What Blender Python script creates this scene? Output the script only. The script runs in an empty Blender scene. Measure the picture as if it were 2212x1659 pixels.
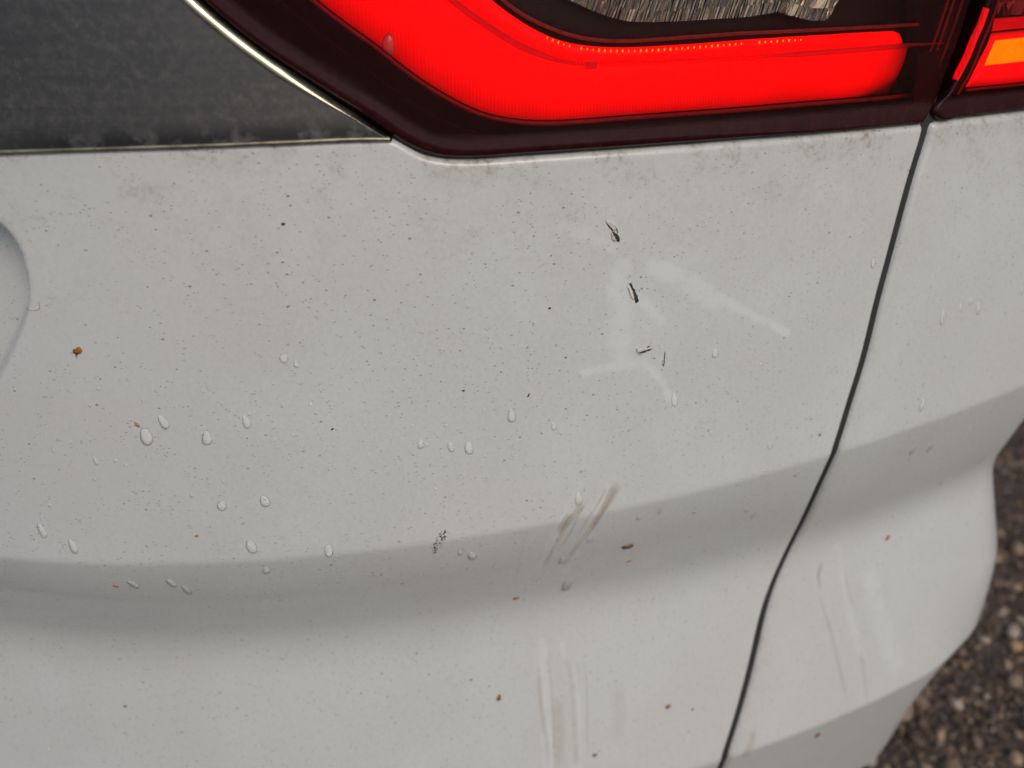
import bpy, math, random
import numpy as np

random.seed(7)
rng = np.random.default_rng(11)
scene = bpy.context.scene
C = scene.collection

# ------------------------------------------------------------------ camera
PW, PH = 2212.0, 1659.0            # pixel grid the photograph was measured on
PITCH = math.radians(37.0)
HFOV = math.radians(62.0)
AIM = np.array([0.0, 0.0, 0.78])
DIST = 0.42
CAM = AIM + DIST * np.array([0.0, -math.cos(PITCH), math.sin(PITCH)])
FWD = np.array([0.0, math.cos(PITCH), -math.sin(PITCH)])
UP = np.array([0.0, math.sin(PITCH), math.cos(PITCH)])
RIGHT = np.array([1.0, 0.0, 0.0])
TH = math.tan(HFOV / 2)

cam_data = bpy.data.cameras.new('camera')
cam_data.sensor_width = 36.0
cam_data.lens = 18.0 / TH
cam_data.clip_start = 0.01
cam_data.clip_end = 500.0
cam_data.dof.use_dof = True
cam_data.dof.focus_distance = 0.43
cam_data.dof.aperture_fstop = 5.2
cam = bpy.data.objects.new('camera', cam_data)
C.objects.link(cam)
cam.location = CAM
cam.rotation_euler = (math.pi / 2 - PITCH, 0, 0)
scene.camera = cam

# ------------------------------------------------------------------ light
SUN_EL, SUN_AZ = 50.0, 144.0        # degrees; azimuth clockwise from +Y, seen from above
world = bpy.data.worlds.new('World')
scene.world = world
world.use_nodes = True
wn = world.node_tree
bg = wn.nodes['Background']
sky = wn.nodes.new('ShaderNodeTexSky')
sky.sky_type = 'NISHITA'
sky.sun_disc = False
sky.sun_elevation = math.radians(SUN_EL)
sky.sun_rotation = math.radians(SUN_AZ)
sky.dust_density = 4.1
sky.air_density = 0.9
sky.ozone_density = 0.4
wn.links.new(sky.outputs[0], bg.inputs[0])
bg.inputs[1].default_value = 0.12
sun_data = bpy.data.lights.new('sun', 'SUN')
sun_data.energy = 0.62
sun_data.angle = math.radians(25)
sun_data.color = (1.0, 0.965, 0.92)
sun = bpy.data.objects.new('sun', sun_data)
C.objects.link(sun)
sun.rotation_euler = (math.radians(90 - SUN_EL), 0, math.radians(180 - SUN_AZ))

vs = scene.view_settings
vs.view_transform = 'Standard'
vs.look = 'None'
vs.gamma = 1.0
vs.exposure = -0.10
vs.use_curve_mapping = False
scene.render.engine = 'CYCLES'
scene.cycles.use_denoising = True
scene.cycles.use_adaptive_sampling = True
scene.cycles.adaptive_threshold = 0.02
scene.cycles.max_bounces = 6
scene.cycles.diffuse_bounces = 3
scene.cycles.glossy_bounces = 3
scene.cycles.transparent_max_bounces = 16
scene.cycles.caustics_refractive = True
scene.cycles.caustics_reflective = True
scene.cycles.blur_glossy = 0.5

# ------------------------------------------------------------------ body surface
# plan curve of the upper crease (seen from above) and a vertical profile
ZC = 0.6769
_px = np.array([-0.2796, -0.2154, -0.1519, -0.0453, 0.0798, 0.2011, 0.2705, 0.3300])
_py = np.array([-0.0209, -0.0235, -0.0250, -0.0098, 0.0217, 0.0644, 0.0939, 0.1230])
_co = np.polyfit(_px, _py, 4)


def _plan():
    xs = np.linspace(-0.28, 0.3736, 700)
    ys = np.polyval(_co, xs)
    # leftwards: keep curving slightly
    sl = np.polyval(np.polyder(_co), -0.28)
    xl = np.linspace(-0.62, -0.28, 200)[:-1]
    yl = ys[0] + sl * (xl + 0.28) + 0.10 * (xl + 0.28) ** 2
    pts = list(zip(xl, yl)) + list(zip(xs, ys))
    # the corner of the car, then the flank
    ph = math.atan(np.polyval(np.polyder(_co), 0.3736))
    p = np.array(pts[-1])
    ds = 0.001
    R0 = 0.0585
    while ph < math.radians(86):
        ph += ds / R0
        p = p + ds * np.array([math.cos(ph), math.sin(ph)])
        pts.append(tuple(p))
    for k in range(900):
        p = p + ds * np.array([math.cos(ph), math.sin(ph)])
        pts.append(tuple(p))
    pts = np.array(pts)
    seg = np.hypot(*(np.diff(pts, axis=0).T))
    s = np.concatenate([[0], np.cumsum(seg)])
    S = np.arange(0, s[-1], 0.0008)
    X = np.interp(S, s, pts[:, 0])
    Y = np.interp(S, s, pts[:, 1])
    tx, ty = np.gradient(X), np.gradient(Y)
    ph = np.unwrap(np.arctan2(ty, tx))
    k = np.ones(31) / 31
    php = np.pad(ph, 15, mode='edge')
    ph = np.convolve(php, k, 'valid')
    return S, X, Y, ph


PS, PX, PY, PPH = _plan()


def _profile(f0, f1, u1):
    z = np.linspace(0.10, 1.30, 4801)
    h = ZC - z                                   # depth below the crease
    def sm(a, b):
        t = np.clip((h - a) / (b - a), 0, 1)
        return t * t * (3 - 2 * t)
    g = 0.25 + (-U0 - 0.25) * sm(-0.0035, 0.0035)
    g = g + (U0 - u1) * np.clip(h / f0, 0, 1)
    g = g + (LS + u1) * sm(f0, f1)
    g = g + (-0.06 - LS) * sm(LOWC - 0.004, LOWC + 0.004)
    dz = z[1] - z[0]
    d = np.concatenate([[0], np.cumsum((g[1:] + g[:-1]) / 2 * -dz)])
    d -= np.interp(ZC, z, d)
    return z, d


U0, LS = 0.062, 0.36
LOWC = 0.2584                                    # lower crease, metres below the upper one
TUCK, TUCK_Z, TUCK_S, TUCK_P = 4.5267, 0.486, 0.9643, 1.4055
PZ, PD = _profile(.054, .138, .33)              # hollow under the crease on the tailgate
_, PD2 = _profile(.078, .130, .17)               # and its taller continuation towards the corner


def surf(s, z, off=0.0):
    s = np.asarray(s, float); z = np.asarray(z, float)
    x = np.interp(s, PS, PX); y = np.interp(s, PS, PY); ph = np.interp(s, PS, PPH)
    w = np.clip((s - .62) / .33, 0, 1)
    w = w * w * (3 - 2 * w)
    d = np.interp(z, PZ, PD) * (1 - w) + np.interp(z, PZ, PD2) * w + off
    # the corner tucks in towards the bottom
    q = np.clip(s - TUCK_S, 0, 9)
    d = d - TUCK * np.clip((TUCK_Z - z) / (TUCK_Z - .387), 0, 1.4) ** TUCK_P * q * q / (1 + (q / .14) ** 2)
    return np.stack([x + np.sin(ph) * d, y - np.cos(ph) * d, z + 0 * s], -1)


def project(P):
    q = P - CAM
    w = q @ FWD
    return np.stack([PW / 2 + (q @ RIGHT) / w / TH * PW / 2, PH / 2 - (q @ UP) / w / TH * PW / 2], -1)


_gs, _gz = np.meshgrid(np.linspace(0.12, 1.15, 130), np.linspace(0.36, 1.12, 110))
_gp = project(surf(_gs.ravel(), _gz.ravel()))
_gs, _gz = _gs.ravel(), _gz.ravel()


def p2s(pts, off=0.0, it=12):
    """measured picture points -> (s, z) on the body surface"""
    pts = np.atleast_2d(np.asarray(pts, float))
    s = np.empty(len(pts)); z = np.empty(len(pts))
    for i, q in enumerate(pts):
        k = np.argmin((_gp[:, 0] - q[0]) ** 2 + (_gp[:, 1] - q[1]) ** 2)
        s[i], z[i] = _gs[k], _gz[k]
    e = 1e-4
    for _ in range(it):
        f = project(surf(s, z, off)) - pts
        a = (project(surf(s + e, z, off)) - pts - f) / e
        b = (project(surf(s, z + e, off)) - pts - f) / e
        det = a[:, 0] * b[:, 1] - a[:, 1] * b[:, 0]
        det = np.where(np.abs(det) < 1e3, 1e3, det)
        s = s - np.clip((f[:, 0] * b[:, 1] - f[:, 1] * b[:, 0]) / det, -.01, .01)
        z = z - np.clip((a[:, 0] * f[:, 1] - a[:, 1] * f[:, 0]) / det, -.01, .01)
    return s, z


def resample(pts, n, smooth=True):
    pts = np.asarray(pts, float)
    L = np.concatenate([[0], np.cumsum(np.hypot(*(np.diff(pts, axis=0).T)))])
    t = np.linspace(0, L[-1], n)
    if smooth and len(pts) > 2:                 # monotone-ish cubic (Catmull-Rom on arc length)
        m = np.gradient(pts, L, axis=0)
        k = np.clip(np.searchsorted(L, t) - 1, 0, len(pts) - 2)
        h = (L[k + 1] - L[k])[:, None]
        u = ((t - L[k]) / h[:, 0])[:, None]
        return ((2 * u**3 - 3 * u**2 + 1) * pts[k] + (u**3 - 2 * u**2 + u) * h * m[k]
                + (-2 * u**3 + 3 * u**2) * pts[k + 1] + (u**3 - u**2) * h * m[k + 1])
    return np.stack([np.interp(t, L, pts[:, i]) for i in range(2)], -1)


# ------------------------------------------------------------------ mesh helpers
def obj(name, verts, faces, mat, parent=None, smooth=True, attrs=None):
    me = bpy.data.meshes.new(name)
    verts = np.asarray(verts, np.float64).reshape(-1, 3)
    if isinstance(faces, np.ndarray) and faces.ndim == 2:
        n, k = faces.shape
        me.vertices.add(len(verts)); me.vertices.foreach_set('co', verts.ravel())
        me.loops.add(n * k); me.loops.foreach_set('vertex_index', faces.ravel().astype(np.int32))
        me.polygons.add(n)
        me.polygons.foreach_set('loop_start', np.arange(0, n * k, k, dtype=np.int32))
        me.update(calc_edges=True)
        me.validate()
    else:
        me.from_pydata([tuple(v) for v in verts], [], [tuple(f) for f in faces])
    for an, av in (attrs or {}).items():
        at = me.attributes.new(an, 'FLOAT', 'POINT')
        at.data.foreach_set('value', np.asarray(av, np.float32))
    if smooth:
        me.shade_smooth()
    if mat:
        me.materials.append(mat)
    o = bpy.data.objects.new(name, me)
    C.objects.link(o)
    if parent:
        o.parent = parent
    return o


def gridfaces(nr, nc, flip=False):
    i = np.arange(nr * nc).reshape(nr, nc)
    a, b, c, d = i[:-1, :-1], i[:-1, 1:], i[1:, 1:], i[1:, :-1]
    f = np.stack([a, b, c, d], -1).reshape(-1, 4)
    return f[:, ::-1] if flip else f


def empty(name, parent=None, loc=(0, 0, 0)):
    o = bpy.data.objects.new(name, None)
    C.objects.link(o)
    o.location = loc
    o.empty_display_size = 0.05
    if parent:
        o.parent = parent
    return o


def tag(o, label=None, cat=None, group=None, kind=None):
    if label: o['label'] = label
    if cat: o['category'] = cat
    if group: o['group'] = group
    if kind: o['kind'] = kind
    return o


# ------------------------------------------------------------------ materials
class NT:
    def __init__(self, name):
        self.m = bpy.data.materials.new(name)
        self.m.use_nodes = True
        self.t = self.m.node_tree
        self.p = self.t.nodes['Principled BSDF']
        self.out = self.t.nodes['Material Output']
        self.tc = None
    def n(self, typ, **kw):
        nd = self.t.nodes.new(typ)
        for k, v in kw.items():
            setattr(nd, k, v)
        return nd
    def l(self, a, b):
        self.t.links.new(a, b)
    def co(self):
        if not self.tc:
            self.tc = self.n('ShaderNodeTexCoord')
        return self.tc.outputs['Object']
    def val(self, sock, v):
        if hasattr(v, 'is_output') or isinstance(v, bpy.types.NodeSocket):
            self.l(v, sock)
        else:
            sock.default_value = v
    def math(self, op, a, b=None, clamp=False):
        nd = self.n('ShaderNodeMath', operation=op, use_clamp=clamp)
        self.val(nd.inputs[0], a)
        if b is not None:
            self.val(nd.inputs[1], b)
        return nd.outputs[0]
    def noise(self, scale, detail=3, rough=0.6, vec=None, dist=0):
        nd = self.n('ShaderNodeTexNoise')
        nd.inputs['Scale'].default_value = scale
        nd.inputs['Detail'].default_value = detail
        nd.inputs['Roughness'].default_value = rough
        nd.inputs['Distortion'].default_value = dist
        self.l(vec if vec else self.co(), nd.inputs['Vector'])
        return nd
    def voro(self, scale, vec=None):
        nd = self.n('ShaderNodeTexVoronoi')
        nd.inputs['Scale'].default_value = scale
        self.l(vec if vec else self.co(), nd.inputs['Vector'])
        return nd
    def ramp(self, fac, a, b, ca=(0, 0, 0, 1), cb=(1, 1, 1, 1)):
        nd = self.n('ShaderNodeValToRGB')
        nd.color_ramp.elements[0].position = a; nd.color_ramp.elements[0].color = ca
        nd.color_ramp.elements[1].position = b; nd.color_ramp.elements[1].color = cb
        self.l(fac, nd.inputs[0])
        return nd.outputs[0]
    def mix(self, fac, a, b):
        nd = self.n('ShaderNodeMix', data_type='RGBA')
        self.val(nd.inputs[0], fac)
        self.val(nd.inputs[6], a); self.val(nd.inputs[7], b)
        return nd.outputs[2]
    def attr(self, name):
        nd = self.n('ShaderNodeAttribute', attribute_name=name)
        return nd.outputs['Fac']
    def mapping(self, rot=(0, 0, 0), sc=(1, 1, 1)):
        nd = self.n('ShaderNodeMapping')
        nd.inputs['Rotation'].default_value = rot
        nd.inputs['Scale'].default_value = sc
        self.l(self.co(), nd.inputs['Vector'])
        return nd.outputs[0]
    def set(self, **kw):
        for k, v in kw.items():
            self.val(self.p.inputs[k.replace('_', ' ')], v)
    def bump(self, h, strength=0.2, dist=0.001):
        nd = self.n('ShaderNodeBump')
        nd.inputs['Strength'].default_value = strength
        nd.inputs['Distance'].default_value = dist
        self.l(h, nd.inputs['Height'])
        self.l(nd.outputs[0], self.p.inputs['Normal'])


def rgb(r, g, b): return (r, g, b, 1)


def mat_paint():
    m = NT('dusty_white_paint')
    cn = m.math('MULTIPLY', m.math('SUBTRACT', m.noise(80, 4, .72).outputs[0], .5), 1.5)
    clean = m.math('MULTIPLY', m.math('SUBTRACT', m.math('ADD', m.attr('clean'), cn), .22), 1.9, True)
    clean = m.math('MULTIPLY', clean, m.math('MULTIPLY', m.attr('clean'), 3.0, True))
    grime_tone = m.attr('grime_tone')
    notclean = m.math('SUBTRACT', 1.0, clean, True)
    # film of dust, blotchy
    n1 = m.noise(9, 2, .6).outputs[0]
    n2 = m.noise(420, 1, .7).outputs[0]
    film = m.math('MULTIPLY', m.ramp(n1, .30, .72), 0.30)
    film = m.math('ADD', film, m.math('MULTIPLY', m.ramp(n2, .35, .75), 0.20))
    film = m.math('ADD', film, 0.12)
    film = m.math('MULTIPLY', film, m.math('ADD', m.math('MULTIPLY', notclean, .8), .2))
    base = m.mix(film, rgb(.612, .646, .632), rgb(.450, .450, .408))
    # faint tint drift over the panel
    n3 = m.noise(5.5, 0, .5)
    base = m.mix(m.math('MULTIPLY', m.ramp(n3.outputs[0], .42, .66), .16), base, rgb(.60, .575, .575))
    base = m.mix(m.math('MULTIPLY', clean, .27), base, rgb(.69, .715, .715))
    # grime and a broad darker tone below the lamp and the trim
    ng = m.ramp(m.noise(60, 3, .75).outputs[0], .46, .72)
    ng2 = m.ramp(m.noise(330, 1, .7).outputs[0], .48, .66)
    gf = m.math('MULTIPLY', grime_tone, m.math('ADD', m.math('ADD', m.math('MULTIPLY', ng, .30), .16), m.math('MULTIPLY', m.math('MULTIPLY', ng, ng2), .62)), True)
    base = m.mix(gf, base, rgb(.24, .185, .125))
    # road-spray specks: three sizes of Voronoi dots, slightly stretched
    def specks(scale, rmax, keep, vec):
        v = m.voro(scale, vec)
        sep = m.n('ShaderNodeSeparateColor')
        m.l(v.outputs['Color'], sep.inputs[0])
        on = m.math('LESS_THAN', sep.outputs[0], keep)
        rad = m.math('MULTIPLY', m.math('POWER', sep.outputs[1], 2.2), rmax)
        rad = m.math('ADD', rad, rmax * .18)
        mk = m.math('SUBTRACT', rad, v.outputs['Distance'])
        mk = m.math('MULTIPLY', mk, 1.0 / (rmax * .22), True)
        return m.math('MULTIPLY', mk, on), sep.outputs[2]
    mv = m.mapping((0.2, 0.35, 0.0), (.55, 1.0, 1.05))
    mv2 = m.mapping((0.0, -0.3, 0.4), (.7, 1.0, 1.0))
    s1, c1 = specks(760, .30, .66, mv)
    s2, c2 = specks(360, .21, .34, mv2)
    s3, c3 = specks(110, .085, .12, mv)
    amt = m.math('ADD', m.math('MULTIPLY', m.ramp(m.noise(14, 1).outputs[0], .3, .7), .6), .4)
    damp = m.math('ADD', m.math('MULTIPLY', notclean, .85), .15)
    k = m.math('MULTIPLY', amt, damp)
    base = m.mix(m.math('MULTIPLY', m.math('MULTIPLY', s1, .62), k), base, rgb(.15, .14, .125))
    base = m.mix(m.math('MULTIPLY', m.math('MULTIPLY', s2, .80), k), base, m.mix(c2, rgb(.05, .046, .042), rgb(.20, .16, .11)))
    base = m.mix(m.math('MULTIPLY', s3, .92), base, m.mix(c3, rgb(.02, .018, .017), rgb(.09, .045, .02)))
    m.set(Base_Color=base, Roughness=m.math('ADD', m.math('MULTIPLY', film, .5), .27),
          Coat_Weight=0.6, Coat_Roughness=0.12)
    m.p.inputs['Specular IOR Level'].default_value = .45
    hb = m.noise(900, 0, .6).outputs[0]
    m.bump(hb, .10, .0004)
    return m.m


def simple(name, col, rough=.5, metal=0.0, bumpscale=None, bstr=.2, var=.25, coat=0, spec=.5, vscale=120):
    m = NT(name)
    n = m.noise(vscale, 4, .65).outputs[0]
    dark = tuple(c * (1 - var) for c in col) + (1,)
    lite = tuple(min(1, c * (1 + var)) for c in col) + (1,)
    m.set(Base_Color=m.mix(m.ramp(n, .3, .7), dark, lite), Metallic=metal, Coat_Weight=coat)
    m.p.inputs['Specular IOR Level'].default_value = spec
    m.set(Roughness=m.math('ADD', m.math('MULTIPLY', n, .16), rough - .08))
    if bumpscale:
        m.bump(m.noise(bumpscale, 3).outputs[0], bstr, .0006)
    return m.m


def mat_trim():
    m = NT('dusty_dark_chrome')
    st = m.mapping((0, 0, 0), (6, 6, 260))
    brush = m.noise(1.0, 4, .6, vec=st).outputs[0]
    dust = m.noise(260, 5, .75).outputs[0]
    blot = m.noise(22, 4, .6).outputs[0]
    wet = m.attr('wet')
    wn_ = m.ramp(m.noise(95, 3, .6).outputs[0], .38, .50)
    wetf = m.math('MULTIPLY', m.math('MULTIPLY', wet, wn_), 1.0, True)
    d = m.math('MULTIPLY', m.ramp(dust, .45, .85), m.math('ADD', m.math('MULTIPLY', blot, .3), .25))
    d = m.math('ADD', d, m.math('MULTIPLY', m.ramp(m.noise(520, 2, .6).outputs[0], .70, .80), .30))
    d = m.math('ADD', d, m.math('MULTIPLY', m.ramp(brush, .45, .75), .10))
    d = m.math('MULTIPLY', d, m.math('SUBTRACT', 1.0, m.math('MULTIPLY', wetf, .92)), True)
    base = m.mix(d, rgb(.105, .098, .090), rgb(.215, .20, .175))
    base = m.mix(m.math('MULTIPLY', wetf, .7), base, rgb(.022, .02, .02))
    m.set(Base_Color=base, Metallic=m.math('SUBTRACT', .85, d, True),
          Roughness=m.math('ADD', m.math('MULTIPLY', d, .5), .30))
    m.bump(m.math('ADD', brush, m.math('MULTIPLY', dust, .6)), .12, .0004)
    return m.m


def mat_lens():
    m = NT('tinted_red_lens')
    t = m.t
    tr = m.n('ShaderNodeBsdfTransparent')
    m.l(m.mix(m.attr('clear'), rgb(.60, .15, .155), rgb(.62, .57, .52)), tr.inputs[0])
    gl = m.n('ShaderNodeBsdfGlossy')
    gl.inputs['Roughness'].default_value = .07
    fr = m.n('ShaderNodeFresnel'); fr.inputs[0].default_value = 1.45
    mx = m.n('ShaderNodeMixShader')
    m.l(m.math('MULTIPLY', fr.outputs[0], .14), mx.inputs[0]); m.l(tr.outputs[0], mx.inputs[1]); m.l(gl.outputs[0], mx.inputs[2])
    df = m.n('ShaderNodeBsdfDiffuse'); df.inputs[0].default_value = (.40, .12, .125, 1)
    # dust film, washed off in runs near the lower edge
    wet = m.attr('wet')
    n = m.noise(300, 5, .75).outputs[0]
    sp = m.ramp(m.noise(700, 2, .5).outputs[0], .72, .80)
    runs = m.mapping((0, 0, 0), (95, 95, 22))
    wr = m.ramp(m.noise(1.0, 3, .55, vec=runs).outputs[0], .46, .54)
    wetf = m.math('MULTIPLY', wet, wr, True)
    dust = m.math('ADD', m.math('MULTIPLY', m.ramp(n, .4, .8), .030), .004)
    dust = m.math('MULTIPLY', dust, m.math('SUBTRACT', 1.0, m.math('MULTIPLY', wetf, .9)))
    dust = m.math('ADD', dust, m.math('MULTIPLY', sp, .16), True)
    mx2 = m.n('ShaderNodeMixShader')
    m.l(dust, mx2.inputs[0]); m.l(mx.outputs[0], mx2.inputs[1]); m.l(df.outputs[0], mx2.inputs[2])
    # back-painted border of the moulding
    bk = m.n('ShaderNodeBsdfPrincipled')
    bk.inputs['Base Color'].default_value = (.022, .0018, .0036, 1); bk.inputs['Roughness'].default_value = .22
    bk.inputs['Specular IOR Level'].default_value = .25
    dm = m.n('ShaderNodeMixShader')
    m.l(m.math('MULTIPLY', dust, 1.6), dm.inputs[0]); m.l(bk.outputs[0], dm.inputs[1]); m.l(df.outputs[0], dm.inputs[2])
    mx3 = m.n('ShaderNodeMixShader')
    m.l(m.attr('border'), mx3.inputs[0]); m.l(mx2.outputs[0], mx3.inputs[1]); m.l(dm.outputs[0], mx3.inputs[2])
    m.l(mx3.outputs[0], m.out.inputs[0])
    return m.m


def mat_glow(name, col, strength, var=.25, scale=40):
    m = NT(name)
    n = m.noise(scale, 3, .5).outputs[0]
    st = m.math('MULTIPLY', m.math('ADD', m.math('MULTIPLY', n, var * 2), 1 - var), strength)
    edge = m.attr('dim')
    wv = m.n('ShaderNodeTexWave', wave_type='BANDS', bands_direction='X')
    wv.inputs['Scale'].default_value = 190.0; wv.inputs['Distortion'].default_value = .4
    m.l(m.co(), wv.inputs['Vector'])
    st = m.math('MULTIPLY', st, m.math('ADD', m.math('MULTIPLY', wv.outputs['Fac'], .30), .80))
    st = m.math('MULTIPLY', st, m.math('SUBTRACT', 1.0, edge, True))
    m.set(Base_Color=rgb(*(c * .3 + .01 for c in col)), Roughness=.25, Emission_Color=rgb(*col), Emission_Strength=st)
    return m.m


def mat_smear():
    m = NT('dried_mud_smear')
    tr = m.n('ShaderNodeBsdfTransparent')
    df = m.n('ShaderNodeBsdfDiffuse')
    n = m.noise(140, 3, .6).outputs[0]
    m.l(m.mix(n, rgb(.47, .37, .25), rgb(.55, .46, .35)), df.inputs[0])
    al = m.attr('alpha')
    st = m.attr('across')
    cv = m.n('ShaderNodeCombineXYZ')
    m.l(m.math('MULTIPLY', st, 20.0), cv.inputs[0]); m.l(m.math('MULTIPLY', m.attr('along'), 1.6), cv.inputs[1])
    m.l(m.attr('seed'), cv.inputs[2])
    ns = m.noise(1.0, 3, .6, vec=cv.outputs[0]).outputs[0]
    a = m.math('MULTIPLY', m.math('MULTIPLY', al, m.ramp(ns, .36, .64)), m.math('ADD', m.math('MULTIPLY', m.ramp(n, .3, .6), .5), .5), True)
    mx = m.n('ShaderNodeMixShader')
    m.l(a, mx.inputs[0]); m.l(tr.outputs[0], mx.inputs[1]); m.l(df.outputs[0], mx.inputs[2])
    m.l(mx.outputs[0], m.out.inputs[0])
    return m.m


def mat_ridge():
    m = NT('grey_mauve_lens_ridge')
    n = m.noise(100, 2, .6).outputs[0]
    m.set(Base_Color=m.mix(n, rgb(.60, .10, .24), rgb(.72, .22, .32)), Roughness=.3, Alpha=.5)
    return m.m


def mat_water(name='water', caustic_white=.10, tint=.97):
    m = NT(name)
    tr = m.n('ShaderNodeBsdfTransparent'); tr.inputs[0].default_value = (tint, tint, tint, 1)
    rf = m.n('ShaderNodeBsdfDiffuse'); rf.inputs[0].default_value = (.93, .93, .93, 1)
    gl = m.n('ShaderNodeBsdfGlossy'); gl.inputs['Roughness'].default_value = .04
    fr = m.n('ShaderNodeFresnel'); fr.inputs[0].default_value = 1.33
    rf.inputs[0].default_value = (caustic_white, caustic_white, caustic_white, 1)        # white added to the drop in place of the light it focuses
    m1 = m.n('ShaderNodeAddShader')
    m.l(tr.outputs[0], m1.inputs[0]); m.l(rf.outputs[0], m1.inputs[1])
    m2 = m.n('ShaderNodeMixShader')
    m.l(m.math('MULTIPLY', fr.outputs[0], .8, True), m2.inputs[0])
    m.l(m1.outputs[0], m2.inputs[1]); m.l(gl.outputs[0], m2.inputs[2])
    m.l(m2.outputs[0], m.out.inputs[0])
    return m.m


def mat_ground():
    m = NT('dark_wet_aggregate')
    v = m.voro(150)
    sep = m.n('ShaderNodeSeparateColor'); m.l(v.outputs['Color'], sep.inputs[0])
    n = m.noise(35, 4, .7).outputs[0]
    c = m.mix(m.ramp(sep.outputs[0], .3, 1.0), rgb(.030, .018, .012), rgb(.16, .098, .062))
    c = m.mix(m.ramp(n, .4, .7), c, rgb(.028, .019, .015))
    m.set(Base_Color=c, Roughness=.55)
    m.bump(m.math('SUBTRACT', 1.0, v.outputs['Distance']), .9, .006)
    return m.m


def mat_pebble():
    m = NT('pebble_stone')
    oi = m.n('ShaderNodeObjectInfo')
    at = m.attr('tone')
    r = m.math('FRACT', m.math('ADD', m.math('MULTIPLY', oi.outputs['Random'], 1.0), at))
    nd = m.n('ShaderNodeValToRGB')
    cr = nd.color_ramp
    cols = [(0, (.055, .038, .029)), (.25, (.14, .090, .060)), (.45, (.24, .17, .115)), (.65, (.38, .27, .17)),
            (.80, (.44, .28, .13)), (.90, (.52, .44, .37)), (1, (.14, .13, .12))]
    cr.elements[0].position = 0; cr.elements[0].color = cols[0][1] + (1,)
    cr.elements[1].position = 1; cr.elements[1].color = cols[-1][1] + (1,)
    for p, c in cols[1:-1]:
        e = cr.elements.new(p); e.color = c + (1,)
    m.l(r, nd.inputs[0])
    n = m.noise(260, 4, .7).outputs[0]
    c = m.mix(m.math('MULTIPLY', m.ramp(n, .4, .75), .6), nd.outputs[0], rgb(.05, .04, .033))
    m.set(Base_Color=c, Roughness=.45)
    m.bump(n, .4, .001)
    return m.m


M = dict(
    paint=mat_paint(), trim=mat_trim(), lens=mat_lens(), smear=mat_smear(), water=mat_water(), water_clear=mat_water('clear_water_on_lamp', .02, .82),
    ground=mat_ground(), pebble=mat_pebble(),
    lip=simple('dirty_pale_chrome_edge', (.62, .58, .40), .28, .9, var=.3, vscale=90),
    lip_dull=simple('dirty_chrome_reflection_tone', (.30, .28, .19), .4, .8, var=.5, vscale=70),  # yellowish metal colour stands in for the panel reflected along this edge
    seal=simple('dark_rubber_seal', (.018, .020, .019), .6),
    shell=simple('dark_inner_shell', (.015, .015, .015), .8),
    housing=simple('black_cherry_lamp_housing', (.011, .0045, .005), .45, spec=.25, vscale=60),
    rim=simple('brown_red_lamp_rim', (.34, .12, .10), .35, spec=.5, vscale=160),  # red brightened to stand for light leaking from the bar
    ridge=mat_ridge(),
    reflector=simple('faceted_chrome_reflector', (.60, .575, .50), .24, 1.0, var=.2, vscale=300),
    glow=mat_glow('lit_red_light_bar', (1, .0, .0), 2.15),
    glow2=mat_glow('lit_red_surround', (1, .008, .012), 2.0),
    amber=mat_glow('lit_amber_indicator', (1, .62, .0), 2.6, .35, 300),
    led=mat_glow('lit_led_dot', (1, .55, .04), 3.6),
    primer=simple('exposed_dark_plastic', (.030, .026, .024), .6, bumpscale=700, bstr=.6),
    flake=simple('curled_paint_flake', (.60, .56, .49), .4),
    husk=simple('brown_bud_scale', (.30, .115, .028), .55, var=.6, vscale=500),
    husk_dark=simple('dark_brown_husk', (.11, .048, .014), .5, var=.6, vscale=500),
    husk_tan=simple('tan_plant_crumb', (.40, .23, .085), .6, var=.5, vscale=500),
    crumb=simple('black_mud_crumb', (.035, .028, .022), .8, var=.4, vscale=600),
)

# ------------------------------------------------------------------ ground
g = 60.0
ground = obj('ground', [(-g, -g, 0), (g, -g, 0), (g, g, 0), (-g, g, 0)], [(0, 1, 2, 3)], M['ground'], smooth=False)
tag(ground, kind='structure')


def pebble_mesh(name, seed, seg=8, ring=5):
    r = np.random.default_rng(seed)
    vs_, fs = [], []
    ph = r.uniform(0, 6.28, 6)
    def rad(u, w):
        return 1 + .14 * math.sin(2 * u + ph[0]) + .09 * math.sin(3 * u + ph[1]) + .10 * math.sin(2 * w + ph[2]) * math.cos(u + ph[3])
    vs_.append((0, 0, 1))
    for i in range(1, ring):
        w = math.pi * i / ring
        for j in range(seg):
            u = 2 * math.pi * j / seg
            k = rad(u, w) * r.uniform(.93, 1.07)
            vs_.append((k * math.sin(w) * math.cos(u), k * math.sin(w) * math.sin(u), k * math.cos(w)))
    vs_.append((0, 0, -1))
    last = len(vs_) - 1
    for j in range(seg):
        fs.append((0, 1 + j, 1 + (j + 1) % seg))
        fs.append((last, last - seg + (j + 1) % seg, last - seg + j))
    for i in range(ring - 2):
        for j in range(seg):
            a = 1 + i * seg + j; b = 1 + i * seg + (j + 1) % seg
            fs.append((a, a + seg, b + seg, b))
    return np.array(vs_), fs


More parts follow.
